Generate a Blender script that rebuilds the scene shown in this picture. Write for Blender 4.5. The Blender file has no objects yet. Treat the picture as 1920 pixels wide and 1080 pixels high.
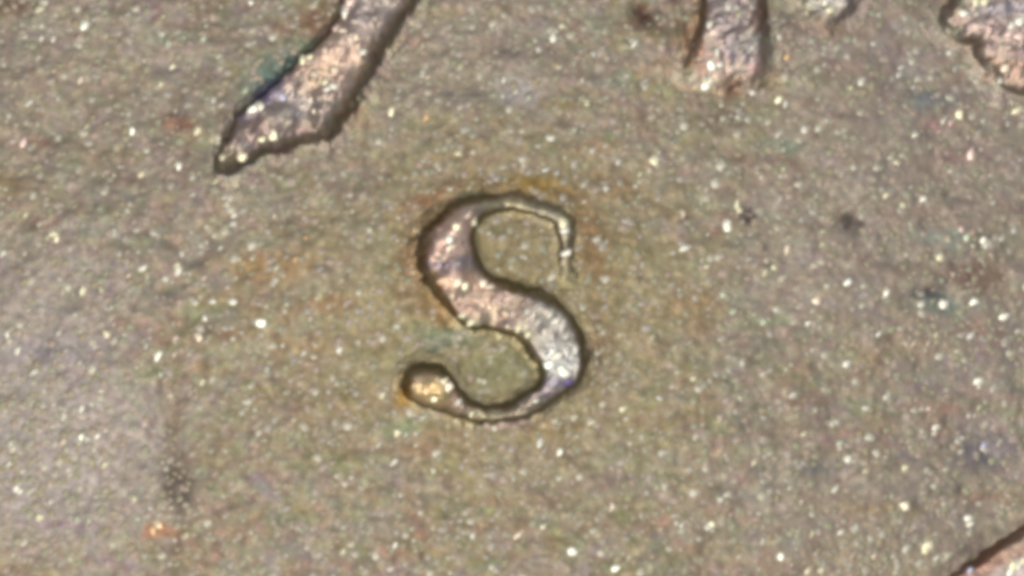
# Extreme close-up of a worn copper coin: the raised letter S below the date.
# 1 Blender unit = 1 millimetre (unit scale 0.001).
import bpy, math, random
import numpy as np

scene = bpy.context.scene
scene.unit_settings.system = 'METRIC'
scene.unit_settings.scale_length = 0.001
col = scene.collection
S = 0.002                                   # millimetres per unit of the tracing grid (1920 x 1080 over 3.84 x 2.16 mm)
def X(px): return (px - 960.0) * S
def Y(py): return (540.0 - py) * S

# ------------------------------------------------------------------ camera
cd = bpy.data.cameras.new('camera')
cam = bpy.data.objects.new('camera', cd); col.objects.link(cam)
cam.location = (0, 0, 20.0)
cd.sensor_width = 36.0
cd.lens = 36.0 * 20.0 / 3.84
cd.clip_start = 0.1; cd.clip_end = 200.0
cd.dof.use_dof = True
cd.dof.focus_distance = 19.95
cd.dof.aperture_fstop = 7.0
scene.camera = cam

# ------------------------------------------------------------------ light: the microscope's lamps above the coin
w = bpy.data.worlds.new('World'); scene.world = w; w.use_nodes = True
bg = w.node_tree.nodes['Background']
bg.inputs['Color'].default_value = (0.93, 0.96, 1.0, 1); bg.inputs['Strength'].default_value = 0.29

def area(name, loc, size, power, color, target=(0, 0, 0)):
    d = bpy.data.lights.new(name, 'AREA'); d.shape = 'DISK'; d.size = size
    d.energy = power; d.color = color
    o = bpy.data.objects.new(name, d); col.objects.link(o); o.location = loc
    v = np.array(target, float) - np.array(loc, float)
    from mathutils import Vector
    o.rotation_euler = Vector(v).to_track_quat('-Z', 'Y').to_euler()
    return o
area('lens_lamp', (-1.0, -2.0, 24.0), 9.0, 1240.0, (1.0, 0.965, 0.875))
area('side_lamp', (-7.5, -13.0, 19.0), 5.0, 1430.0, (1.0, 0.95, 0.835))
area('back_lamp', (9.0, 10.0, 20.0), 5.0, 350.0, (0.94, 0.96, 1.0))

vs = scene.view_settings
vs.view_transform = 'Standard'; vs.look = 'None'; vs.gamma = 1.0; vs.exposure = 0.0
scene.cycles.filter_width = 5.3             # the lens of the hand microscope is soft
scene.cycles.use_denoising = True

# ------------------------------------------------------------------ noise helpers (all in tracing-grid units)
def _hash(ix, iy, seed):
    h = (ix.astype(np.int64) * 374761393 + iy.astype(np.int64) * 668265263 + seed * 974711) & 0xffffffff
    h = ((h ^ (h >> 13)) * 1274126177) & 0xffffffff
    h = ((h ^ (h >> 16)) * 2246822519) & 0xffffffff
    h = h ^ (h >> 15)
    return (h & 0xffffff) / float(0x1000000)

def vnoise(x, y, scale, seed):              # smooth value noise, -1 .. 1
    u = x / scale; v = y / scale
    iu = np.floor(u); iv = np.floor(v)
    fu = u - iu; fv = v - iv
    fu = fu * fu * fu * (fu * (fu * 6 - 15) + 10); fv = fv * fv * fv * (fv * (fv * 6 - 15) + 10)
    a = _hash(iu, iv, seed); b = _hash(iu + 1, iv, seed)
    c = _hash(iu, iv + 1, seed); d = _hash(iu + 1, iv + 1, seed)
    return ((a * (1 - fu) + b * fu) * (1 - fv) + (c * (1 - fu) + d * fu) * fv) * 2 - 1

def fbm(x, y, scale, seed, octs=3):
    s = 0; a = 1.0; t = 0
    for k in range(octs):
        s = s + a * vnoise(x + 17.3 * k, y - 9.1 * k, scale / 2 ** k, seed + k * 31); t += a; a *= 0.55
    return s / t

def grains(x, y, cell, seed, lo=0.25, hi=0.6, dens=1.0):   # round grains of uneven size, 0 .. 1
    u = x / cell; v = y / cell
    iu = np.floor(u); iv = np.floor(v)
    out = np.zeros_like(x)
    for dx in (-1, 0, 1):
        for dy in (-1, 0, 1):
            cx = iu + dx; cy = iv + dy
            px = cx + _hash(cx, cy, seed); py = cy + _hash(cx, cy, seed + 1)
            r = lo + (hi - lo) * _hash(cx, cy, seed + 2)
            on = _hash(cx, cy, seed + 3) < dens
            d2 = ((u - px) ** 2 + (v - py) ** 2) / (r * r)
            out = np.maximum(out, np.where(on & (d2 < 1), (1 - d2) ** 2 * r / hi, 0))
    return out

def surf_noise(x, y, amp=1.0):              # the struck, worn, grainy skin of the metal
    h = 8.0 * fbm(x, y, 230, 3, 3) + 1.7 * fbm(x, y * 1.5, 60, 11, 2)
    h = h + 0.7 * grains(x, y, 19, 41, 0.25, 0.62, 0.6) + 0.5 * grains(x, y, 12, 57, 0.25, 0.6, 0.6)
    h = h - 1.6 * grains(x, y, 44, 77, 0.15, 0.45, 0.22) + 0.5 * vnoise(x, y, 14, 91)
    return h * amp * S

# ------------------------------------------------------------------ mesh helpers
def mesh_object(name, verts, faces, mat, parent=None, smooth=True):
    me = bpy.data.meshes.new(name)
    faces = np.asarray(faces, dtype=np.int32); n = faces.shape[1]
    verts = np.asarray(verts, dtype=np.float32)
    me.vertices.add(len(verts)); me.vertices.foreach_set('co', verts.ravel())
    me.loops.add(faces.size); me.loops.foreach_set('vertex_index', faces.ravel())
    me.polygons.add(len(faces))
    me.polygons.foreach_set('loop_start', np.arange(0, faces.size, n, dtype=np.int32))
    me.polygons.foreach_set('loop_total', np.full(len(faces), n, dtype=np.int32))
    me.update(calc_edges=True); me.validate()
    if smooth: me.polygons.foreach_set('use_smooth', np.ones(len(me.polygons), dtype=bool))
    if mat: me.materials.append(mat)
    o = bpy.data.objects.new(name, me); col.objects.link(o); o.parent = parent
    return o

def grid_mesh(name, xs, ys, hfun, keep, mat, parent, attr=None, wear_shade=None):
    gx, gy = np.meshgrid(xs, ys)
    z = hfun(gx, gy)
    ny, nx = gx.shape
    idx = np.arange(nx * ny).reshape(ny, nx)
    k = keep(gx, gy)
    fk = k[:-1, :-1] & k[1:, :-1] & k[:-1, 1:] & k[1:, 1:]
    f = np.stack([idx[:-1, :-1][fk], idx[1:, :-1][fk], idx[1:, 1:][fk], idx[:-1, 1:][fk]], 1)
    used = np.unique(f)
    remap = np.full(nx * ny, -1, dtype=np.int64); remap[used] = np.arange(len(used))
    px = gx.ravel()[used]; py = gy.ravel()[used]
    v = np.stack([X(px), Y(py), z.ravel()[used]], 1)
    o = mesh_object(name, v, remap[f], mat, parent)
    if attr is not None:
        col4 = attr(px, py)
        if wear_shade is not None:
            wv = wear_shade.ravel()[used]; low = FIELD_STAINS_SHADE(px, py); k = wv[:, None]
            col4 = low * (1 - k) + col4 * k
            wa = o.data.attributes.new('wear_shade', 'FLOAT', 'POINT'); wa.data.foreach_set('value', wv.astype(np.float32))
        a = o.data.attributes.new('stain_shade', 'FLOAT_COLOR', 'POINT')
        a.data.foreach_set('color', col4.astype(np.float32).ravel())
    return o

def spline(pts, per=10, closed=True):
    p = np.array(pts, float); n = len(p); out = []
    for i in range(n if closed else n - 1):
        p0, p1, p2, p3 = (p[(i - 1) % n], p[i], p[(i + 1) % n], p[(i + 2) % n]) if closed else \
            (p[max(i - 1, 0)], p[i], p[i + 1], p[min(i + 2, n - 1)])
        for t in np.arange(per) / per:
            out.append(0.5 * ((2 * p1) + (-p0 + p2) * t + (2 * p0 - 5 * p1 + 4 * p2 - p3) * t * t
                              + (-p0 + 3 * p1 - 3 * p2 + p3) * t ** 3))
    return np.array(out)

def sdf(gx, gy, poly):                      # signed distance to a closed outline, negative inside
    a = poly; b = np.roll(poly, -1, 0)
    d = np.full(gx.shape, 1e18); ins = np.zeros(gx.shape, bool)
    for (ax, ay), (bx, by) in zip(a, b):
        ex, ey = bx - ax, by - ay
        L = ex * ex + ey * ey + 1e-12
        t = np.clip(((gx - ax) * ex + (gy - ay) * ey) / L, 0, 1)
        d = np.minimum(d, (gx - ax - t * ex) ** 2 + (gy - ay - t * ey) ** 2)
        if ay != by:
            c = (ay > gy) != (by > gy)
            ins ^= c & (gx < ex * (gy - ay) / (by - ay) + ax)
    d = np.sqrt(d)
    return np.where(ins, -d, d)

def stains_shade(lst, seed=5):
    def f(px, py):
        wx = px + 14 * fbm(px, py, 40, seed) + 5 * vnoise(px, py, 11, seed + 2)
        wy = py + 10 * fbm(px, py, 40, seed + 9) + 5 * vnoise(px, py, 11, seed + 3)
        out = np.zeros((len(px), 4)); out[:, :3] = 0.2
        for (cx, cy, rx, ry, rot, c, a) in lst:
            ca, sa = math.cos(math.radians(rot)), math.sin(math.radians(rot))
            u = ((wx - cx) * ca + (wy - cy) * sa) / rx; v = (-(wx - cx) * sa + (wy - cy) * ca) / ry
            m = min(a * 1.2, 0.92) * np.exp(-(u * u + v * v) ** 1.5)
            o = out[:, 3]
            tot = m + o * (1 - m) + 1e-9
            out[:, :3] = (np.array(c) * m[:, None] + out[:, :3] * (o * (1 - m))[:, None]) / tot[:, None]
            out[:, 3] = tot
        return out
    return f

# ------------------------------------------------------------------ materials
def new_mat(name):
    m = bpy.data.materials.new(name); m.use_nodes = True
    nt = m.node_tree
    return m, nt, nt.nodes['Principled BSDF']
def noise(nt, scale, detail=3.0, rough=0.55, vec=None, dist=0.0):
    n = nt.nodes.new('ShaderNodeTexNoise'); n.inputs['Scale'].default_value = scale
    n.inputs['Detail'].default_value = detail; n.inputs['Roughness'].default_value = rough
    n.inputs['Distortion'].default_value = dist
    if vec: nt.links.new(vec, n.inputs['Vector'])
    return n
def ramp(nt, fac, stops):
    r = nt.nodes.new('ShaderNodeValToRGB'); e = r.color_ramp.elements
    while len(e) < len(stops): e.new(0.5)
    for el, (p, c) in zip(e, stops): el.position = p; el.color = (*c, 1) if len(c) == 3 else c
    nt.links.new(fac, r.inputs['Fac']); return r
def mix(nt, fac, a, b, mode='MIX'):
    m = nt.nodes.new('ShaderNodeMix'); m.data_type = 'RGBA'; m.blend_type = mode
    if isinstance(fac, (int, float)): m.inputs['Factor'].default_value = fac
    else: nt.links.new(fac, m.inputs['Factor'])
    for s, v in ((m.inputs['A'], a), (m.inputs['B'], b)):
        if isinstance(v, tuple): s.default_value = (*v, 1)
        else: nt.links.new(v, s)
    return m.outputs['Result']
def maprange(nt, v, a, b, c, d):
    m = nt.nodes.new('ShaderNodeMapRange'); nt.links.new(v, m.inputs['Value'])
    for k, q in zip(('From Min', 'From Max', 'To Min', 'To Max'), (a, b, c, d)): m.inputs[k].default_value = q
    return m.outputs['Result']

def copper(name, base_stops, stain_shade=True, metallic=0.7, rough=(0.36, 0.60), bump=0.13, fleck=0.55, low_stops=None):
    m, nt, p = new_mat(name)
    tc = nt.nodes.new('ShaderNodeTexCoord')
    mp = nt.nodes.new('ShaderNodeMapping'); mp.inputs['Scale'].default_value = (1, 1.35, 1)
    nt.links.new(tc.outputs['Object'], mp.inputs['Vector']); v = mp.outputs['Vector']
    vo = tc.outputs['Object']
    c = ramp(nt, noise(nt, 6.5, 4, 0.62, v, 0.4).outputs['Fac'], base_stops).outputs['Color']
    if low_stops:                           # the feet of the raised figures keep the field's toning; browner walls paint shade
        we = nt.nodes.new('ShaderNodeAttribute'); we.attribute_name = 'wear_shade'
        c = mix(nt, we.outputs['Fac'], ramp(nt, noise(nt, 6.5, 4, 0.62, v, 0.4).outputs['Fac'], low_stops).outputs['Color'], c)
    # toning: faint green, rose and violet clouds in the oxide
    sep = nt.nodes.new('ShaderNodeSeparateColor'); nt.links.new(noise(nt, 7.5, 4, 0.6, v, 0.5).outputs['Color'], sep.inputs['Color'])
    c = mix(nt, maprange(nt, sep.outputs['Red'], 0.50, 0.68, 0, 0.7), c, (0.26, 0.26, 0.15))
    c = mix(nt, maprange(nt, sep.outputs['Green'], 0.52, 0.70, 0, 0.7), c, (0.35, 0.22, 0.155))
    c = mix(nt, maprange(nt, sep.outputs['Blue'], 0.53, 0.71, 0, 0.7), c, (0.30, 0.25, 0.265))
    cl = nt.nodes.new('ShaderNodeSeparateColor'); nt.links.new(noise(nt, 1.6, 2, 0.5, vo, 0.3).outputs['Color'], cl.inputs['Color'])
    c = mix(nt, maprange(nt, cl.outputs['Red'], 0.42, 0.66, 0, 0.55), c, (0.31, 0.265, 0.245))
    c = mix(nt, 0.45, c, noise(nt, 11, 3, 0.6, v).outputs['Color'], 'SOFT_LIGHT')
    if stain_shade:
        at = nt.nodes.new('ShaderNodeAttribute'); at.attribute_name = 'stain_shade'
        c = mix(nt, at.outputs['Alpha'], c, at.outputs['Color'])
    # fine mottling and pale bare-metal flecks
    c = mix(nt, 0.55, c, ramp(nt, noise(nt, 19, 3, 0.55, vo).outputs['Fac'], [(0.3, (0.33, 0.33, 0.34)), (0.7, (0.67, 0.67, 0.66))]).outputs['Color'], 'OVERLAY')
    vr = nt.nodes.new('ShaderNodeTexVoronoi'); vr.inputs['Scale'].default_value = 25.0; nt.links.new(vo, vr.inputs['Vector'])
    pick = nt.nodes.new('ShaderNodeSeparateColor'); nt.links.new(vr.outputs['Color'], pick.inputs['Color'])
    f1 = maprange(nt, vr.outputs['Distance'], 0.14, 0.34, 1, 0)
    f2 = maprange(nt, pick.outputs['Red'], 0.62, 0.95, 0, fleck)
    mu = nt.nodes.new('ShaderNodeMath'); mu.operation = 'MULTIPLY'; nt.links.new(f1, mu.inputs[0]); nt.links.new(f2, mu.inputs[1])
    fc = ramp(nt, pick.outputs['Green'], [(0, (0.60, 0.54, 0.38)), (0.4, (0.56, 0.58, 0.45)), (0.7, (0.64, 0.54, 0.46)), (1, (0.60, 0.58, 0.55))]).outputs['Color']
    c = mix(nt, mu.outputs[0], c, fc)
    wn = maprange(nt, noise(nt, 12, 4, 0.65, vo, 0.6).outputs['Fac'], 0.54, 0.70, 0, 0.6)
    c = mix(nt, wn, c, (0.44, 0.39, 0.305))
    nt.links.new(c, p.inputs['Base Color'])
    p.inputs['Metallic'].default_value = metallic
    nt.links.new(maprange(nt, noise(nt, 30, 3, 0.6, vo).outputs['Fac'], 0.3, 0.7, rough[0], rough[1]), p.inputs['Roughness'])
    b = nt.nodes.new('ShaderNodeBump'); b.inputs['Strength'].default_value = bump; b.inputs['Distance'].default_value = 0.012
    nt.links.new(noise(nt, 75, 3, 0.6, vo).outputs['Fac'], b.inputs['Height'])
    nt.links.new(b.outputs['Normal'], p.inputs['Normal'])
    return m

FIELD_STOPS = [(0.28, (0.22, 0.165, 0.105)), (0.45, (0.31, 0.245, 0.165)), (0.58, (0.325, 0.275, 0.20)), (0.75, (0.36, 0.305, 0.25))]
FIELD = copper('toned_copper_field', FIELD_STOPS)
RELIEF = copper('worn_copper_relief', [(0.28, (0.50, 0.33, 0.25)), (0.45, (0.57, 0.41, 0.33)), (0.58, (0.55, 0.45, 0.37)), (0.75, (0.62, 0.53, 0.47))],
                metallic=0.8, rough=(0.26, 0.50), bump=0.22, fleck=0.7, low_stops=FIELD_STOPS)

GRAIN, nt, p = new_mat('bare_metal_grain')
oi = nt.nodes.new('ShaderNodeObjectInfo'); nt.links.new(oi.outputs['Color'], p.inputs['Base Color'])
p.inputs['Metallic'].default_value = 0.85; p.inputs['Roughness'].default_value = 0.40
BITS, nt, p = new_mat('fine_metal_grains')
g = nt.nodes.new('ShaderNodeNewGeometry')
rr = ramp(nt, g.outputs['Random Per Island'], [(0, (0.34, 0.28, 0.19)), (0.3, (0.33, 0.325, 0.235)), (0.55, (0.39, 0.30, 0.24)), (0.8, (0.40, 0.36, 0.31)), (0.92, (0.52, 0.48, 0.38)), (1, (0.62, 0.58, 0.48))])
nt.links.new(rr.outputs['Color'], p.inputs['Base Color'])
p.inputs['Metallic'].default_value = 0.75; p.inputs['Roughness'].default_value = 0.45

# ------------------------------------------------------------------ the coin
coin = bpy.data.objects.new('coin', None); col.objects.link(coin)
coin['label'] = 'worn brown copper coin with a raised letter S below its date'
coin['category'] = 'coin'
CX, CY = -651.0, -2665.0                    # centre of the coin on the tracing grid
R_FIELD, R_OUT = 4474.0, 4780.0             # inner edge of the rim, outer edge of the coin (19.05 mm across)

PITS = [(1205, 27, 22, 15), (1597, 418, 21, 14), (1403, 404, 11, 11), (1762, 552, 22, 9), (1345, 228, 26, 8), (1325, 268, 20, 7),
        (325, 158 + 78, 9, 6), (455, 435, 16, 7), (322, 458, 12, 7), (340, 930, 26, 10), (318, 740, 14, 6), (1838, 455, 14, 9),
        (818, 645, 22, 9), (1510, 110, 20, 6), (30, 10, 40, 9), (10, 345, 34, 7), (1860, 860, 22, 8), (1540, 880, 26, 6),
        (940, 860, 10, 6), (1340, 590, 14, 6), (1365, 487, 16, 6), (1670, 395, 20, 5), (1330, 1035, 22, 8), (285, 545, 16, 7), (655, 345, 26, 6), (1715, 280, 10, 7)]
def field_h(gx, gy):
    h = surf_noise(gx, gy)
    for (x, y, r, d) in PITS:
        wx = 3 * vnoise(gx, gy, 16, 7); q = ((gx - x + wx) ** 2 + (gy - y + wx) ** 2) / (r * r)
        h = h - (d if d > 10 else 0.35 * d) * 0.62 * S * np.exp(-q)
    for (ax, ay), (bx, by), wd, hh in (((320, 690), (336, 980), 34, 2.2),):
        t = np.clip((gy - ay) / (by - ay), 0, 1); d = np.hypot(gx - ax - t * (bx - ax) + 16 * fbm(gx, gy, 50, 8), np.clip(np.abs(gy - (ay + by) / 2) - (by - ay) / 2, 0, None))
        h = h - hh * S * np.exp(-(d / wd) ** 2)
    # a faint scraped ridge left of the upright numeral
    for (ax, ay), (bx, by), wd, hh in (((1266, 5), (1290, 118), 10, 3.5), ((1240, 30), (1246, 90), 9, 1.8)):
        ex, ey = bx - ax, by - ay
        t = np.clip(((gx - ax) * ex + (gy - ay) * ey) / (ex * ex + ey * ey), 0, 1)
        d = np.hypot(gx - ax - t * ex, gy - ay - t * ey)
        h = h + hh * S * np.exp(-(d / wd) ** 2)
    return h
def axis(lo, a, b, hi, step):
    mid = np.arange(a, b + step, step)
    def run(start, end, sgn):
        out = []; s = step; p = start
        while (end - p) * sgn > 0:
            s = min(s * 1.25, 160); p += sgn * s; out.append(p)
        return out
    return np.array(run(a, lo, -1)[::-1] + list(mid) + run(mid[-1], hi, 1))
FIELD_STAINS_SHADE = stains_shade([  # stains and toning; bands at the foot of some walls paint their shade
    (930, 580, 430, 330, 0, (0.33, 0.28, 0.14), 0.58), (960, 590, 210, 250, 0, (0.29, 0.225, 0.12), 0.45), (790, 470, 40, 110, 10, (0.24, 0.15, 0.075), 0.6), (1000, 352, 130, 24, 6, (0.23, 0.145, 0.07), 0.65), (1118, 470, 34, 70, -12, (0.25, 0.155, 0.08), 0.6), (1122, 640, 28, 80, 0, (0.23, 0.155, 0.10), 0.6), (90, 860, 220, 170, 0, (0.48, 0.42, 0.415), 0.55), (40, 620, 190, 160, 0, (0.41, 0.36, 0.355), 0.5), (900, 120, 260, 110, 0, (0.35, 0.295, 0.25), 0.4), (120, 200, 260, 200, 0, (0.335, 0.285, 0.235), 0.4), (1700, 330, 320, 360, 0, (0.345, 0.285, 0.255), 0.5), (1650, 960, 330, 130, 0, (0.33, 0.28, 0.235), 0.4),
    (316, 720, 20, 34, 0, (0.21, 0.15, 0.09), 0.5), (330, 800, 18, 50, 8, (0.20, 0.145, 0.09), 0.6), (334, 905, 30, 66, -4, (0.14, 0.10, 0.08), 0.75), (330, 1040, 14, 60, 0, (0.22, 0.17, 0.12), 0.6),
    (520, 140, 75, 40, -40, (0.13, 0.20, 0.17), 0.75), (490, 185, 60, 16, -38, (0.12, 0.10, 0.22), 0.7), (600, 40, 45, 30, 0, (0.24, 0.14, 0.09), 0.6),
    (500, 500, 80, 34, 0, (0.36, 0.21, 0.09), 0.55), (330, 232, 40, 18, 0, (0.30, 0.15, 0.10), 0.6), (620, 570, 50, 24, 0, (0.36, 0.20, 0.10), 0.5),
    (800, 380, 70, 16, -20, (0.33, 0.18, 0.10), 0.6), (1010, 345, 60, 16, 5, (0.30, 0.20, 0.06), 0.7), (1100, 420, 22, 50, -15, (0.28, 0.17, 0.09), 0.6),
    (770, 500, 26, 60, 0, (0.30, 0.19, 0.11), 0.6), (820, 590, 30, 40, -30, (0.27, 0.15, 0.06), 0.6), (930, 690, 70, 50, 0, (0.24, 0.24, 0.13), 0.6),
    (830, 630, 70, 20, 5, (0.20, 0.25, 0.16), 0.6), (817, 646, 24, 12, 0, (0.11, 0.15, 0.11), 0.7), (990, 470, 60, 40, 0, (0.28, 0.23, 0.14), 0.6), (1050, 800, 80, 18, -8, (0.33, 0.22, 0.11), 0.5),
    (760, 740, 18, 34, 0, (0.30, 0.17, 0.04), 0.7), (830, 815, 60, 12, 8, (0.30, 0.20, 0.12), 0.5), (950, 800, 60, 10, -6, (0.27, 0.18, 0.20), 0.5),
    (1300, 70, 18, 70, 0, (0.28, 0.15, 0.08), 0.6), (1425, 40, 14, 40, 0, (0.28, 0.16, 0.13), 0.6), (1370, 165, 30, 24, 0, (0.25, 0.12, 0.08), 0.6),
    (1205, 27, 26, 22, 0, (0.13, 0.06, 0.045), 0.85), (1597, 418, 24, 16, 0, (0.12, 0.10, 0.085), 0.85), (1403, 402, 12, 20, 0, (0.14, 0.10, 0.10), 0.7), (1350, 220, 40, 34, 0, (0.18, 0.14, 0.10), 0.75),
    (1470, 275, 50, 12, 0, (0.24, 0.29, 0.22), 0.7), (1750, 190, 50, 18, 0, (0.22, 0.24, 0.25), 0.7), (1770, 570, 60, 18, 0, (0.19, 0.26, 0.21), 0.6), (1780, 447, 70, 14, 0, (0.25, 0.31, 0.26), 0.6),
    (1830, 515, 60, 34, 0, (0.21, 0.13, 0.10), 0.7), (1850, 450, 30, 16, 0, (0.14, 0.12, 0.12), 0.7), (1745, 552, 40, 12, 0, (0.11, 0.12, 0.12), 0.7), (1840, 620, 50, 26, 10, (0.30, 0.17, 0.15), 0.5), (1700, 650, 90, 24, 0, (0.36, 0.25, 0.17), 0.4), (1300, 580, 50, 40, 0, (0.36, 0.24, 0.12), 0.5),
    (1440, 605, 60, 10, 0, (0.28, 0.33, 0.19), 0.6), (1530, 485, 50, 8, 0, (0.32, 0.24, 0.27), 0.5), (1760, 235, 30, 12, 0, (0.38, 0.20, 0.20), 0.5), (1800, 290, 60, 14, 0, (0.36, 0.22, 0.21), 0.5),
    (1560, 55, 70, 20, 0, (0.25, 0.17, 0.13), 0.5), (1850, 80, 40, 30, 30, (0.25, 0.16, 0.11), 0.6), (1850, 845, 70, 36, 0, (0.20, 0.175, 0.20), 0.7), (1540, 875, 60, 14, 0, (0.22, 0.21, 0.22), 0.6),
    (1740, 765, 50, 12, 0, (0.36, 0.20, 0.16), 0.5), (1660, 950, 90, 12, 0, (0.34, 0.23, 0.12), 0.5), (1840, 930, 60, 16, 0, (0.34, 0.21, 0.16), 0.5), (1800, 1040, 60, 14, -35, (0.20, 0.15, 0.13), 0.7),
    (1620, 1060, 110, 30, 0, (0.40, 0.29, 0.20), 0.4), (292, 995, 26, 13, -20, (0.50, 0.21, 0.11), 0.55), (325, 1000, 34, 10, 0, (0.38, 0.20, 0.10), 0.5), (335, 930, 24, 34, 0, (0.16, 0.13, 0.11), 0.7), 
    (80, 900, 140, 80, 20, (0.38, 0.33, 0.32), 0.5), (100, 660, 90, 30, 0, (0.36, 0.31, 0.33), 0.5), (110, 985, 80, 8, 0, (0.31, 0.22, 0.25), 0.6), (270, 610, 70, 14, 0, (0.35, 0.21, 0.17), 0.5),
    (80, 415, 50, 10, 0, (0.36, 0.21, 0.18), 0.5), (60, 265, 40, 8, 0, (0.40, 0.18, 0.14), 0.5), (20, 8, 50, 20, 0, (0.20, 0.12, 0.09), 0.7), (10, 350, 40, 26, 0, (0.25, 0.18, 0.10), 0.6),
    (320, 75, 70, 16, 0, (0.25, 0.28, 0.20), 0.5), (965, 170, 40, 26, 0, (0.38, 0.35, 0.37), 0.6), (1050, 195, 40, 14, 0, (0.29, 0.24, 0.11), 0.6), (1120, 275, 50, 14, 0, (0.36, 0.23, 0.15), 0.5),
    (900, 295, 40, 12, 0, (0.25, 0.16, 0.11), 0.6), (1150, 160, 50, 8, 0, (0.25, 0.28, 0.24), 0.5), (780, 840, 60, 14, 0, (0.36, 0.23, 0.15), 0.5), (760, 805, 40, 12, 0, (0.24, 0.30, 0.16), 0.6),
    (560, 650, 60, 24, 0, (0.35, 0.23, 0.12), 0.45), (300, 700, 60, 14, 0, (0.29, 0.30, 0.16), 0.5), (1060, 520, 20, 30, 0, (0.28, 0.25, 0.14), 0.5), 
])
field = grid_mesh('field', axis(CX - 4700, -260, 2180, CX + 4700, 2.7), axis(CY - 4700, -220, 1300, CY + 4700, 2.7), field_h,
                  lambda x, y: np.hypot(x - CX, y - CY) < R_FIELD + 130, FIELD, coin, FIELD_STAINS_SHADE)

# rim: turned profile with an uneven, struck inner edge; side and back close the coin
def build_rim():
    a0 = math.atan2(1020 - CY, 1850 - CX)
    da = np.concatenate([np.arange(-0.09, 0.09, 0.0007), np.linspace(0.09, 2 * math.pi - 0.09, 420)])
    ang = a0 + da
    prof = [(R_FIELD - 40, -0.12), (R_FIELD - 24, -0.03)]
    prof += [(R_FIELD - 24 + 28 * t, -0.03 + 0.11 * t * t * (3 - 2 * t)) for t in np.linspace(0.08, 1, 11)]
    prof += [(r, 0.08 + 0.012 * math.sin((r - R_FIELD) / 290 * math.pi)) for r in np.arange(R_FIELD + 6, R_OUT - 30, 4.0)]
    prof += [(R_OUT - 24, 0.066), (R_OUT - 8, 0.05), (R_OUT, 0.01), (R_OUT, -1.28), (R_OUT - 30, -1.34), (R_OUT - 300, -1.36), (2000, -1.36), (2, -1.36)]
    r = np.array([q[0] for q in prof]); z = np.array([q[1] for q in prof])
    A, Rr = np.meshgrid(ang, r, indexing='ij'); Z = np.broadcast_to(z, A.shape).copy()
    px = CX + Rr * np.cos(A); py = CY + Rr * np.sin(A)
    top = (Z > -0.1) & (Rr < R_OUT - 5)
    wob = np.where(top & (Rr < R_FIELD + 30), 13 * fbm(px, py, 60, 201) + 3 * vnoise(px, py, 14, 202), 0)
    px = px + wob * np.cos(A); py = py + wob * np.sin(A)
    Z = Z + np.where(top, 1.3 * surf_noise(px + 900, py + 300), 0)
    na, nr = A.shape
    i = np.arange(na * nr).reshape(na, nr); j = np.roll(i, -1, 0)
    f = np.stack([i[:, :-1], i[:, 1:], j[:, 1:], j[:, :-1]], -1).reshape(-1, 4)
    o = mesh_object('rim', np.stack([X(px), Y(py), Z], -1).reshape(-1, 3), f[:, ::-1], RELIEF, coin)
    st = stains_shade([(1880, 1045, 90, 16, -30, (0.40, 0.24, 0.18), 0.6), (1900, 1070, 60, 24, -30, (0.44, 0.37, 0.37), 0.6), (1815, 1075, 26, 20, 0, (0.30, 0.20, 0.22), 0.6), (1860, 1030, 90, 14, -34, (0.34, 0.18, 0.12), 0.7)])
    wa = o.data.attributes.new('wear_shade', 'FLOAT', 'POINT'); wa.data.foreach_set('value', np.clip((Z.ravel() - 0.005) / 0.05, 0, 1).astype(np.float32))
    a = o.data.attributes.new('stain_shade', 'FLOAT_COLOR', 'POINT')
    a.data.foreach_set('color', st(px.ravel(), py.ravel()).astype(np.float32).ravel())
    o['label'] = 'raised pinkish edge of the coin in the lower right corner'
    return o
rim = build_rim()

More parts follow.
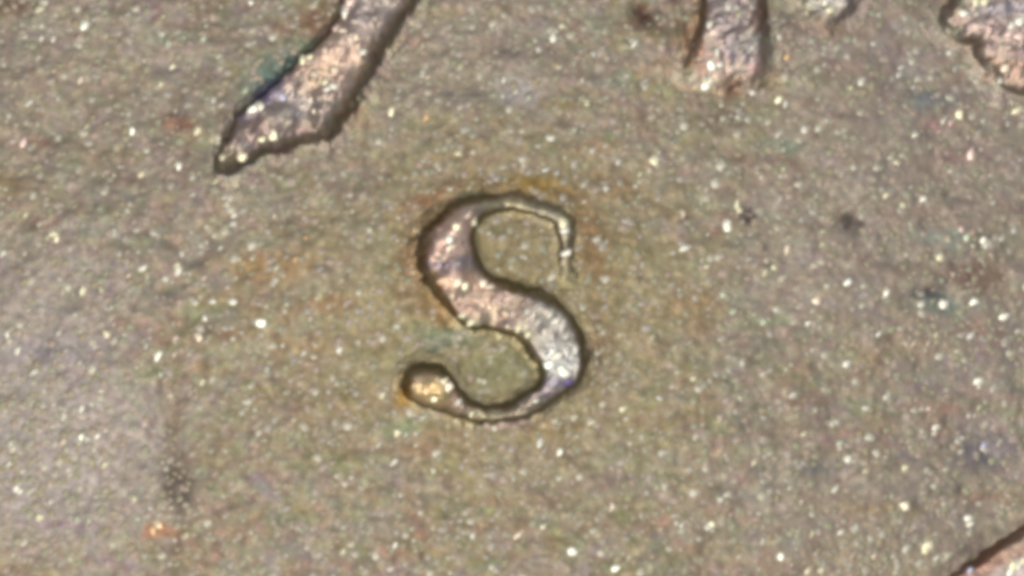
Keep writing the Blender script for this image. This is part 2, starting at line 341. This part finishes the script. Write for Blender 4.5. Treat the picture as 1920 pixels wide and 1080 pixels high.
# raised figures: a rounded, bumpy top inside the traced outline and a steep flank round it, its shade deepened by brown colour patches
def relief(name, outline, H, flank, label, stain_shade_list, per=8, lean=(0, 0), dome=0.22, fade=None, fwmul=None, step=2.0, seed=0, bumpy=1.0, grow=1.0):
    poly = spline(outline, per)
    lo = poly.min(0) - flank * 3 - 24; hi = poly.max(0) + flank * 3 + 24
    xs = np.arange(lo[0], hi[0], step); ys = np.arange(lo[1], hi[1], step)
    gx, gy = np.meshgrid(xs, ys)
    d = sdf(gx + 2.5 * vnoise(gx, gy, 13, 300 + seed) + 0.7 * vnoise(gx, gy, 8, 310 + seed), gy + 2.5 * vnoise(gx, gy, 13, 320 + seed), poly)
    kf = np.ones_like(gx) if fade is None else fade(gx, gy)
    d = d - grow * kf + 2.0 * (1 - kf)
    ddy, ddx = np.gradient(d, step)
    fw = flank * (1 + lean[0] * ddx + lean[1] * ddy)
    if fwmul is not None: fw = fw * fwmul(gx, gy)
    fw = fw * np.clip(1 + 0.45 * fbm(gx, gy, 60, 501 + seed, 2), 0.5, 1.6)
    Hn = H * (1 + 0.28 * fbm(gx, gy, 70, 521 + seed, 2))
    u = np.clip((fw - d) / (3.0 + fw), 0, 1)
    core = u ** 1.6 * (2.6 - 1.6 * u)                                       # rounded lip and sloping wall
    sk = np.clip(1 - d / (fw * 1.6 + 14), 0, 1) ** 2.2                      # soft foot running out into the field
    wear_shade = np.clip((core - 0.5) / 0.45, 0, 1) * np.clip(kf * 2.4, 0, 1)  # bare copper on worn tops; walls coloured brown to deepen their shade
    def h(x, y):
        ins = np.clip(-d - 1, 0, 60)
        out = Hn * (0.80 * core + 0.20 * np.clip(sk, 0, 1) + dome * (1 - np.exp(-ins / 16.0)))
        bump = 4.0 * fbm(x, y, 44, 401 + seed, 2) + 2.6 * grains(x, y, 21, 431 + seed, 0.3, 0.65, 0.8) + 1.1 * grains(x, y, 12, 461 + seed, 0.3, 0.6, 0.7)
        out = out + bumpy * bump * S * core
        out = out * kf - (1 - kf) * 0.0012 + 0.0009 - 0.03 * np.clip(d / (fw * 1.6 + 14) - 0.85, 0, None)
        return out + field_h(x, y)
    dk = d < fw * 1.6 + 20
    o = grid_mesh(name, xs, ys, h, lambda x, y: dk, RELIEF, coin, stains_shade(stain_shade_list, 15 + seed), wear_shade)
    if label: o['label'] = label
    return o

S_OUT = [(1066, 424), (1056, 408), (1033, 397), (995, 386), (965, 379), (930, 381), (885, 383), (842, 405), (818, 432), (806, 462), (803, 492), (808, 516), (820, 538), (836, 556),
         (850, 578), (864, 596), (886, 610), (920, 612), (950, 619), (971, 626), (992, 645), (1004, 666), (1019, 684), (1022, 702), (1017, 720), (996, 738), (975, 754), (950, 766), (912, 769),
         (880, 760), (860, 741), (848, 720), (833, 706), (812, 700), (790, 699), (775, 705), (769, 722), (775, 740), (792, 753), (815, 760), (838, 763), (860, 774), (887, 786), (916, 790), (950, 787),
         (984, 778), (1014, 764), (1036, 748), (1060, 731), (1081, 714), (1088, 692), (1087, 662), (1079, 630), (1068, 606), (1055, 588), (1028, 570), (990, 556), (953, 543), (926, 531), (905, 512), (890, 488),
         (883, 462), (885, 435), (896, 412), (918, 394), (962, 390), (998, 400), (1042, 414), (1051, 440), (1054, 480), (1058, 522), (1063, 530), (1068, 520), (1066, 470)]
def s_flank(x, y):                           # walls are steeper on the inner sides and below
    def blob(cx, cy, rx, ry, k): return 1 - (1 - k) * np.exp(-(((x - cx) / rx) ** 2 + ((y - cy) / ry) ** 2) ** 2)
    return np.where((y < 545) & (x > 895), blob(985, 460, 85, 62, 0.65), 1.0) * np.where(x > 1064, blob(1085, 460, 30, 70, 1.5), 1.0) * blob(900, 440, 24, 40, 0.4) * blob(930, 700, 90, 62, 0.5) * blob(900, 805, 150, 26, 0.5) * blob(1050, 760, 50, 40, 0.6) * blob(880, 640, 70, 26, 0.6) * blob(1115, 640, 34, 75, 1.4) * blob(950, 362, 110, 26, 1.2) * blob(795, 490, 34, 70, 1.4) * blob(835, 585, 30, 40, 1.4) * blob(1000, 535, 80, 26, 1.35)
def s_fade(x, y):                            # the upper hook and its serif are struck lower than the body
    a = 1 - 0.72 * np.clip((x - 885) / 60, 0, 1) * np.clip((545 - y) / 40, 0, 1) * (x > 880)
    b = 1 - 0.97 * np.clip((y - 440) / 88, 0, 1) * np.clip((x - 1030) / 10, 0, 1) * (y < 545)
    c = 1 - 0.30 * np.clip((y - 735) / 35, 0, 1)
    return a * b * c
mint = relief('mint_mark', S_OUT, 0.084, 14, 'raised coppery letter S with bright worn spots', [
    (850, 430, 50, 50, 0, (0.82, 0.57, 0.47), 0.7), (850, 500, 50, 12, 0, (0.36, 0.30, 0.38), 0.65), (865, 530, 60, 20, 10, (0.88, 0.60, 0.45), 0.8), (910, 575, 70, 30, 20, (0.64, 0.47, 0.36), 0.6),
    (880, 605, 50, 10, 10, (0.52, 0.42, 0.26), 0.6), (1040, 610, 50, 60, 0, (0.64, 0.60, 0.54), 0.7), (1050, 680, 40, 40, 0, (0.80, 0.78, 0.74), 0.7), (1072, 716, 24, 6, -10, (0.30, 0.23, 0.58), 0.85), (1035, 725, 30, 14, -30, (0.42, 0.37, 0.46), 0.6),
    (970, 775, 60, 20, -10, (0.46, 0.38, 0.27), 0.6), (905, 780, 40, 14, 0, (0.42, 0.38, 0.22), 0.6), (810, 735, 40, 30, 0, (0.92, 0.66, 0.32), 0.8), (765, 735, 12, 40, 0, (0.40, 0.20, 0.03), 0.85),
    (960, 386, 80, 14, 5, (0.68, 0.62, 0.40), 0.8), (1058, 470, 16, 60, 0, (0.64, 0.58, 0.45), 0.8), (1035, 405, 30, 12, 20, (0.62, 0.60, 0.45), 0.8), (830, 560, 14, 60, -20, (0.22, 0.12, 0.04), 0.75)],  # the last, brown patch paints shade on the lower left wall
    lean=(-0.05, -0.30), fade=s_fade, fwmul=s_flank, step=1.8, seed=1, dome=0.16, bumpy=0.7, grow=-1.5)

NINE = [(700, -260), (668, -120), (652, -40), (644, 18), (626, 52), (595, 89), (562, 118), (519, 161), (473, 198), (447, 222), (432, 258), (416, 288), (413, 309), (438, 306), (467, 293), (484, 282), (519, 269), (555, 256),
        (600, 247), (620, 220), (644, 199), (662, 165), (687, 122), (706, 82), (734, 43), (758, 0), (782, -60), (800, -140), (815, -260)]
nine = relief('numeral', NINE, 0.084, 15, 'thick coppery numeral stroke tapering to a point at lower left', [
    (620, 120, 80, 70, -50, (0.78, 0.56, 0.46), 0.7), (700, 30, 60, 50, -50, (0.58, 0.48, 0.44), 0.6), (560, 190, 60, 40, -30, (0.50, 0.43, 0.41), 0.7), (490, 190, 60, 12, -40, (0.38, 0.31, 0.48), 0.75), (470, 240, 50, 26, -30, (0.38, 0.27, 0.25), 0.6),
    (600, 145, 50, 20, -50, (0.64, 0.44, 0.30), 0.6), (435, 295, 30, 18, 0, (0.44, 0.37, 0.24), 0.6), (425, 250, 12, 30, 20, (0.24, 0.15, 0.08), 0.7)],  # narrow brown patch paints the shade of the wall near the tip
    lean=(0.75, 0.1), seed=2, step=2.2, grow=-1.0, bumpy=1.15)

SEVEN = [(1380, -260), (1352, -160), (1334, -70), (1326, 0), (1325, 50), (1313, 84), (1309, 122), (1302, 150), (1318, 176), (1345, 192), (1372, 186), (1405, 178), (1416, 150), (1420, 120), (1424, 94), (1416, 55), (1411, 0), (1420, -70), (1440, -160), (1468, -260)]
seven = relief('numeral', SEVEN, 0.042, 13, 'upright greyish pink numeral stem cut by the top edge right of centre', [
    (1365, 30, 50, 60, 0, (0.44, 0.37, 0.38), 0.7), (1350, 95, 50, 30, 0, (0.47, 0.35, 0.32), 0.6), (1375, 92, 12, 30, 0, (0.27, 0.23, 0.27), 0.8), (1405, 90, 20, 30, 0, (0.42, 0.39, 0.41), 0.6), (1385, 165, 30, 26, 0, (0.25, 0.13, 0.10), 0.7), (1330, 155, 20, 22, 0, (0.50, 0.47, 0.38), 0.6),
    (1312, 50, 14, 80, 0, (0.26, 0.14, 0.08), 0.8), (1428, 40, 12, 60, 0, (0.25, 0.15, 0.13), 0.7)],  # two brown strips colour in the shade of the side walls
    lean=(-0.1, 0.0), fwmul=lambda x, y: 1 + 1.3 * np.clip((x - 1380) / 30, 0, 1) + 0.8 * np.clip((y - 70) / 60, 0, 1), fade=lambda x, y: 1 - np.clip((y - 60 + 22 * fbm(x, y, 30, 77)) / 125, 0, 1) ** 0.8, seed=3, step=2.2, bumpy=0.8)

FOUR = [(1815, -60), (1808, -10), (1798, 14), (1784, 33), (1806, 40), (1818, 55), (1846, 66), (1850, 95), (1864, 108), (1878, 124), (1896, 142), (1920, 156), (1965, 172), (2040, 185), (2110, 170), (2130, 90), (2120, 0), (2060, -80), (1930, -110)]
four = relief('numeral', FOUR, 0.044, 25, 'pale pink jagged numeral corner at the upper right edge', [
    (1860, 60, 70, 60, 30, (0.50, 0.38, 0.36), 0.6), (1890, 15, 60, 20, 0, (0.40, 0.36, 0.42), 0.7), (1860, 85, 20, 20, 0, (0.47, 0.35, 0.32), 0.7), (1900, 130, 30, 20, 20, (0.50, 0.34, 0.27), 0.7), (1850, 122, 26, 16, 30, (0.24, 0.11, 0.07), 0.7)],
    lean=(-0.15, 0.15), seed=4, step=2.4, bumpy=1.2)

LUMP = [(1525, -40), (1522, -5), (1532, 12), (1548, 22), (1562, 16), (1580, 2), (1588, -30), (1560, -50)]
lump = relief('raised_spot', LUMP, 0.014, 28, 'small pale raised spot at the top edge between two numerals', [(1552, 5, 40, 30, 0, (0.56, 0.52, 0.48), 0.8)], seed=5, step=2.0, bumpy=1.5)

# ------------------------------------------------------------------ bright metal grains
rng = random.Random(7)
def dome_mesh(seed):
    r = random.Random(seed); n = 7
    v = [(0, 0, 1.0)]; f = []; lob = [0.62 + 0.62 * r.random() for _ in range(n)]
    for rad, z in ((0.62, 0.92), (0.92, 0.6), (1.2, -0.9)):
        for k in range(n):
            a = 2 * math.pi * (k + 0.2 * r.random()) / n; q = rad * lob[k]
            v.append((q * math.cos(a), q * math.sin(a), z + 0.12 * (r.random() - 0.5)))
    for k in range(n): f.append((0, 1 + k, 1 + (k + 1) % n))
    for ring in range(2):
        for k in range(n):
            a, b = 1 + ring * n + k, 1 + ring * n + (k + 1) % n
            f += [(a, a + n, b + n), (a, b + n, b)]
    return np.array(v), np.array(f)
DOMES = [dome_mesh(s) for s in range(12)]
DOME_ME = []
for i, (v, f) in enumerate(DOMES):
    o = mesh_object('grain', v, f, GRAIN); me = o.data; DOME_ME.append(me); bpy.data.objects.remove(o)
HUE = {'w': (0.84, 0.80, 0.69), 'y': (0.82, 0.76, 0.54), 'g': (0.66, 0.68, 0.52), 'p': (0.82, 0.68, 0.54), 'r': (0.84, 0.64, 0.57), 'o': (0.86, 0.58, 0.34), 'b': (0.60, 0.58, 0.74)}
def add_grain(px, py, hue, lvl, parent, zf, r=None, name='grain'):
    o = bpy.data.objects.new(name, rng.choice(DOME_ME)); col.objects.link(o); o.parent = parent
    rad = (r if r else {1: 6.6, 2: 7.2, 3: 7.8, 4: 9.2}[lvl]) * S * rng.uniform(0.9, 1.12)
    o.location = (X(px), Y(py), zf)
    o.scale = (rad * rng.uniform(0.8, 1.15), rad * rng.uniform(0.85, 1.35), rad * 0.17)
    o.rotation_euler = (rng.uniform(-0.06, 0.06), rng.uniform(-0.06, 0.06), rng.uniform(0, 6.28))
    k = {1: 0.48, 2: 0.60, 3: 0.80, 4: 1.12}[lvl] * rng.uniform(0.88, 1.1)
    c = HUE[hue]; o.color = (min(c[0] * k, 0.97), min(c[1] * k, 0.97), min(c[2] * k, 0.97), 1)
    return o
# tile origin, zoom of the tracing, then x,y,hue+level
T = [
 (0, 0, 3, "470,140,w4 720,80,w1 230,45,y2 230,215,w2 300,220,w2 440,205,r1 910,190,w2 950,240,g2 1035,205,g1 1150,215,g2 1410,15,w4 1780,5,y2 560,15,y1 305,395,p1 450,445,p3 85,470,y1 970,375,y3 905,470,y3 165,575,w3 210,605,w1 325,545,w1 490,700,y2 600,690,y1 745,735,w4 210,695,w1 125,800,r3 905,805,w1 1105,735,y3 1200,560,w2 1000,935,w4 790,980,y3 1085,1000,w2 640,985,y1 1210,1020,y2 1280,1030,y1 1375,505,g2 1090,415,y1 530,100,w1 920,85,y1 1430,235,w1"),
 (640, 0, 3, "1240,140,y3 1195,210,w3 1110,280,w2 1420,300,w2 1345,290,w1 1310,350,g1 1650,245,w3 490,430,p2 310,550,w1 280,630,y4 480,660,o2 915,450,w3 910,540,w2 985,510,w2 1055,550,g1 1355,450,w2 1380,580,y2 1605,420,w1 1715,445,w1 1315,725,g2 1175,770,w2 1865,800,w1 1760,905,y4 1560,910,w2 1150,955,w3 1215,965,w1 1260,885,y1 1680,980,y2 1490,1055,w2 660,860,y2 460,905,y1 720,1055,y1 1285,640,p1 675,370,y1 460,250,p1"),
 (1280, 0, 3, "540,205,w2 720,225,w1 585,320,o3 1075,240,w2 1140,330,r2 1230,380,w3 1225,420,w2 1005,460,w3 945,495,y2 1305,485,w1 1505,290,w3 1440,175,y2 1410,150,w1 1105,80,w2 1645,180,y4 1540,385,w1 1780,450,w2 535,560,y4 575,580,w2 690,440,y1 410,520,p2 315,655,w1 480,680,y2 690,725,w3 515,745,r1 320,810,y1 565,945,y2 265,970,w1 225,900,g1 570,840,g1 810,670,w1 1305,760,w3 1470,670,w3 1560,645,y4 1515,690,r3 1445,735,r1 1695,680,w2 1830,690,w1 1880,625,y4 1625,870,r4 1210,915,y3 965,945,w2 900,985,p1 1555,975,w1"),
 (0, 360, 3, "295,235,y3 320,265,y4 270,255,y2 20,345,w2 145,120,y1 1085,15,w1 1320,130,w3 1310,175,w2 1540,130,p2 645,215,w1 1245,310,w1 1720,250,o1 800,430,w3 730,465,p2 830,475,g2 930,490,w2 1000,415,y2 1000,440,w3 1145,480,p2 350,560,p2 465,555,y3 570,550,y1 1200,615,w3 1310,615,w3 1610,630,g2 1150,710,w3 1465,730,w4 1745,705,p1 640,740,r1 600,800,y3 330,795,w1 40,800,w3 110,790,p1 985,820,r2 1110,815,p4 820,860,w1 890,920,w4 985,910,p2 1360,790,w1 1710,905,w2 1910,890,w3 1500,1000,w1 95,890,w3 190,1015,w2 445,960,w1 905,1025,y3 1140,1070,y2 1660,380,o1 1555,420,y1"),
 (1280, 360, 3, "305,70,y3 320,105,y3 250,190,w4 155,75,y1 15,310,w3 5,120,p2 140,235,w1 140,420,y2 510,425,y3 470,450,y2 380,375,w1 595,320,p3 790,295,y2 790,220,y1 1145,20,y2 1240,70,y2 1355,40,w3 1350,20,r1 1565,210,r3 1500,270,g2 1600,260,g3 1690,275,w4 1705,300,w3 1870,210,w2 1740,350,p1 1445,375,y4 1520,460,p1 1460,500,g1 1855,425,p1 925,505,w4 1145,565,w4 1190,540,r1 750,610,p4 225,580,g3 285,675,g2 155,710,p1 455,730,g2 705,740,w3 1345,635,w3 1470,630,w4 1635,620,w4 1545,680,w1 1805,705,w4 1105,795,w3 1260,855,p2 1300,850,p2 1385,840,p2 1425,800,y2 1550,790,w1 1620,805,w2 1670,835,r1 335,960,w2 65,1050,y3 930,970,w3 1000,1050,p1 1350,1030,w1 1670,1070,w4 620,1000,y1"),
 (640, 720, 3, "235,65,y2 465,185,g2 320,275,y3 360,280,g2 650,200,p2 300,435,w2 515,490,y2 820,500,y1 40,515,y1 1120,330,w3 1225,385,w4 1590,140,y3 1790,80,w2 1410,215,y3 1175,615,w1 1525,690,p3 1815,640,y1 1815,500,p1 1400,550,y1 975,715,w1 1135,805,y3 995,855,p3 1305,945,w4 1545,1040,w4 740,855,w3 680,830,g1 300,905,w3 335,970,w1 75,910,y1 15,945,y2 725,600,p1 1915,795,w2"),
 (1280, 720, 3, "620,65,w2 325,80,g2 780,160,w1 870,215,w2 1035,135,w2 210,195,p2 690,280,y3 890,330,g2 1270,345,w1 1385,140,r2 1670,10,w3 1670,130,y2 1610,180,w2 1425,245,w4 1420,280,p2 1700,350,b3 925,425,w3 905,460,r1 400,445,y2 585,455,w1 545,520,w1 1030,490,y2 1250,470,y3 860,590,w3 1350,575,w1 1415,575,w2 210,645,w2 670,665,p2 610,710,p1 1245,685,p4 1075,725,w1 160,790,y4 145,800,w2 450,880,w2 890,830,w3 975,810,w2 730,840,y2 555,970,w4 700,1055,y3 780,1050,y2 960,965,p2 1080,965,p2 1380,920,y4 1365,940,y3 1430,975,w3 1610,750,w4 1618,790,w3"),
 (0, 680, 2.7, "170,50,w2 100,105,w1 410,230,w3 320,270,w2 410,375,w4 440,385,w2 490,370,w3 320,400,p2 360,410,p1 50,410,w2 45,510,w3 80,635,w3 100,655,w3 205,780,y2 235,770,w1 390,795,g2 450,800,g2 630,495,w1 530,520,y2 785,570,w1 680,690,y2 695,790,w2 805,825,o4 770,855,o3 940,870,y2 1015,870,w1 1165,765,p1 1025,105,y2 810,60,g2 860,165,p2"),
]
items = []
for (ox, oy, z, txt) in T:
    for tok in txt.split():
        a, b, h = tok.split(',')
        items.append((ox + float(a) / z, oy + float(b) / z, h[0], int(h[1])))
items.sort(key=lambda t: -t[3])
items = items[:300]
zs = field_h(np.array([[t[0] for t in items]]), np.array([[t[1] for t in items]]))[0]
for t, z in zip(items, zs):
    add_grain(t[0], t[1], t[2], t[3], field, float(z) + 0.0005)

def top_z(o, px, py):                        # height of a raised figure near a point
    me = o.data; n = len(me.vertices); co = np.empty(n * 3, dtype=np.float32); me.vertices.foreach_get('co', co); co = co.reshape(-1, 3)
    return float(co[np.argmin((co[:, 0] - X(px)) ** 2 + (co[:, 1] - Y(py)) ** 2), 2])
for o, lst in ((mint, "855,425,y3 843,448,w3 845,463,p3 888,414,y2 858,526,p4 872,535,y4 905,530,p3 917,538,p2 1030,683,w4 1050,690,w3 1060,698,w4 1045,668,w2 800,733,o4 817,746,y4 833,714,y4 840,726,p3 1054,418,y3 1058,432,w2 1062,474,w3 952,612,y2 972,612,y2 990,625,y2 990,582,w1 1030,590,w2 1042,600,w2 1062,628,w1 885,776,y2 860,752,w2 1006,750,w2 885,605,y2 868,592,y2"),
               (nine, "653,20,r4 648,28,w3 660,5,r3 634,55,r2 581,110,y4 570,117,y3 491,202,w4 478,206,w3 530,181,b2 612,155,y4 615,170,w2 629,135,p2 590,140,p2 670,73,p2 680,100,w2 628,165,w2 592,210,p3 514,252,y3 492,262,y3 455,293,y3 440,275,p1 420,296,y2 645,60,p2"),
               (seven, "1364,12,w2 1332,45,w2 1340,62,r2 1345,98,w2 1335,122,w3 1330,150,w4 1322,148,y2 1325,162,w3 1312,110,p1 1410,90,w1 1408,15,w1 1385,28,y1 1350,120,w2 1410,172,w2 1370,35,r1"),
               (four, "1804,26,w4 1828,5,y4 1842,3,y4 1895,50,w4 1908,42,w4 1890,65,r4 1910,70,r3 1886,128,p3 1830,28,w1 1876,150,w2 1890,108,w1"),
               (lump, "1555,18,y4 1548,5,w3 1540,0,p2"),
               (rim, "1898,1060,y4 1908,1058,w3 1916,1050,y3 1895,1070,w3 1817,1068,b2")):
    for tok in lst.split():
        a, b, h = tok.split(',')
        add_grain(float(a), float(b), h[0], min(4, int(h[1]) + 1), o, top_z(o, float(a), float(b)) + 0.0005)

# the countless finest grains of the field, one mesh
def scatter(n, seed):
    r = np.random.default_rng(seed)
    px = r.uniform(-240, 2160, n); py = r.uniform(-200, 1280, n)
    px = np.concatenate([px, r.normal(90, 90, 380), r.normal(1640, 90, 90), r.normal(1820, 80, 60)]); py = np.concatenate([py, r.normal(860, 90, 380), r.normal(1050, 30, 90), r.normal(620, 40, 60)])
    ok = np.hypot(px - CX, py - CY) < R_FIELD - 40
    for (x, y, rr_, d_) in PITS:
        if d_ > 10: ok &= np.hypot(px - x, py - y) > rr_
    px, py = px[ok], py[ok]
    z = field_h(px[None], py[None])[0]
    rad = (4.4 + 6.4 * r.random(len(px)) ** 2.2) * S
    V = []; F = []; off = 0
    for i in range(len(px)):
        v, f = DOMES[i % 12]
        v = v[:15]; f = f[np.all(f < 15, 1)]
        a = r.random() * 6.28; ca, sa = math.cos(a), math.sin(a)
        w2 = np.stack([(v[:, 0] * ca - v[:, 1] * sa) * rad[i] * 1.1 + X(px[i]), (v[:, 0] * sa + v[:, 1] * ca) * rad[i] + Y(py[i]), (v[:, 2] - 0.5) * rad[i] * 0.22 + z[i]], 1)
        V.append(w2); F.append(f + off); off += len(v)
    o = mesh_object('fine_grains', np.concatenate(V), np.concatenate(F), BITS, coin)
    o['kind'] = 'stuff'
    return o
scatter(8000, 3)
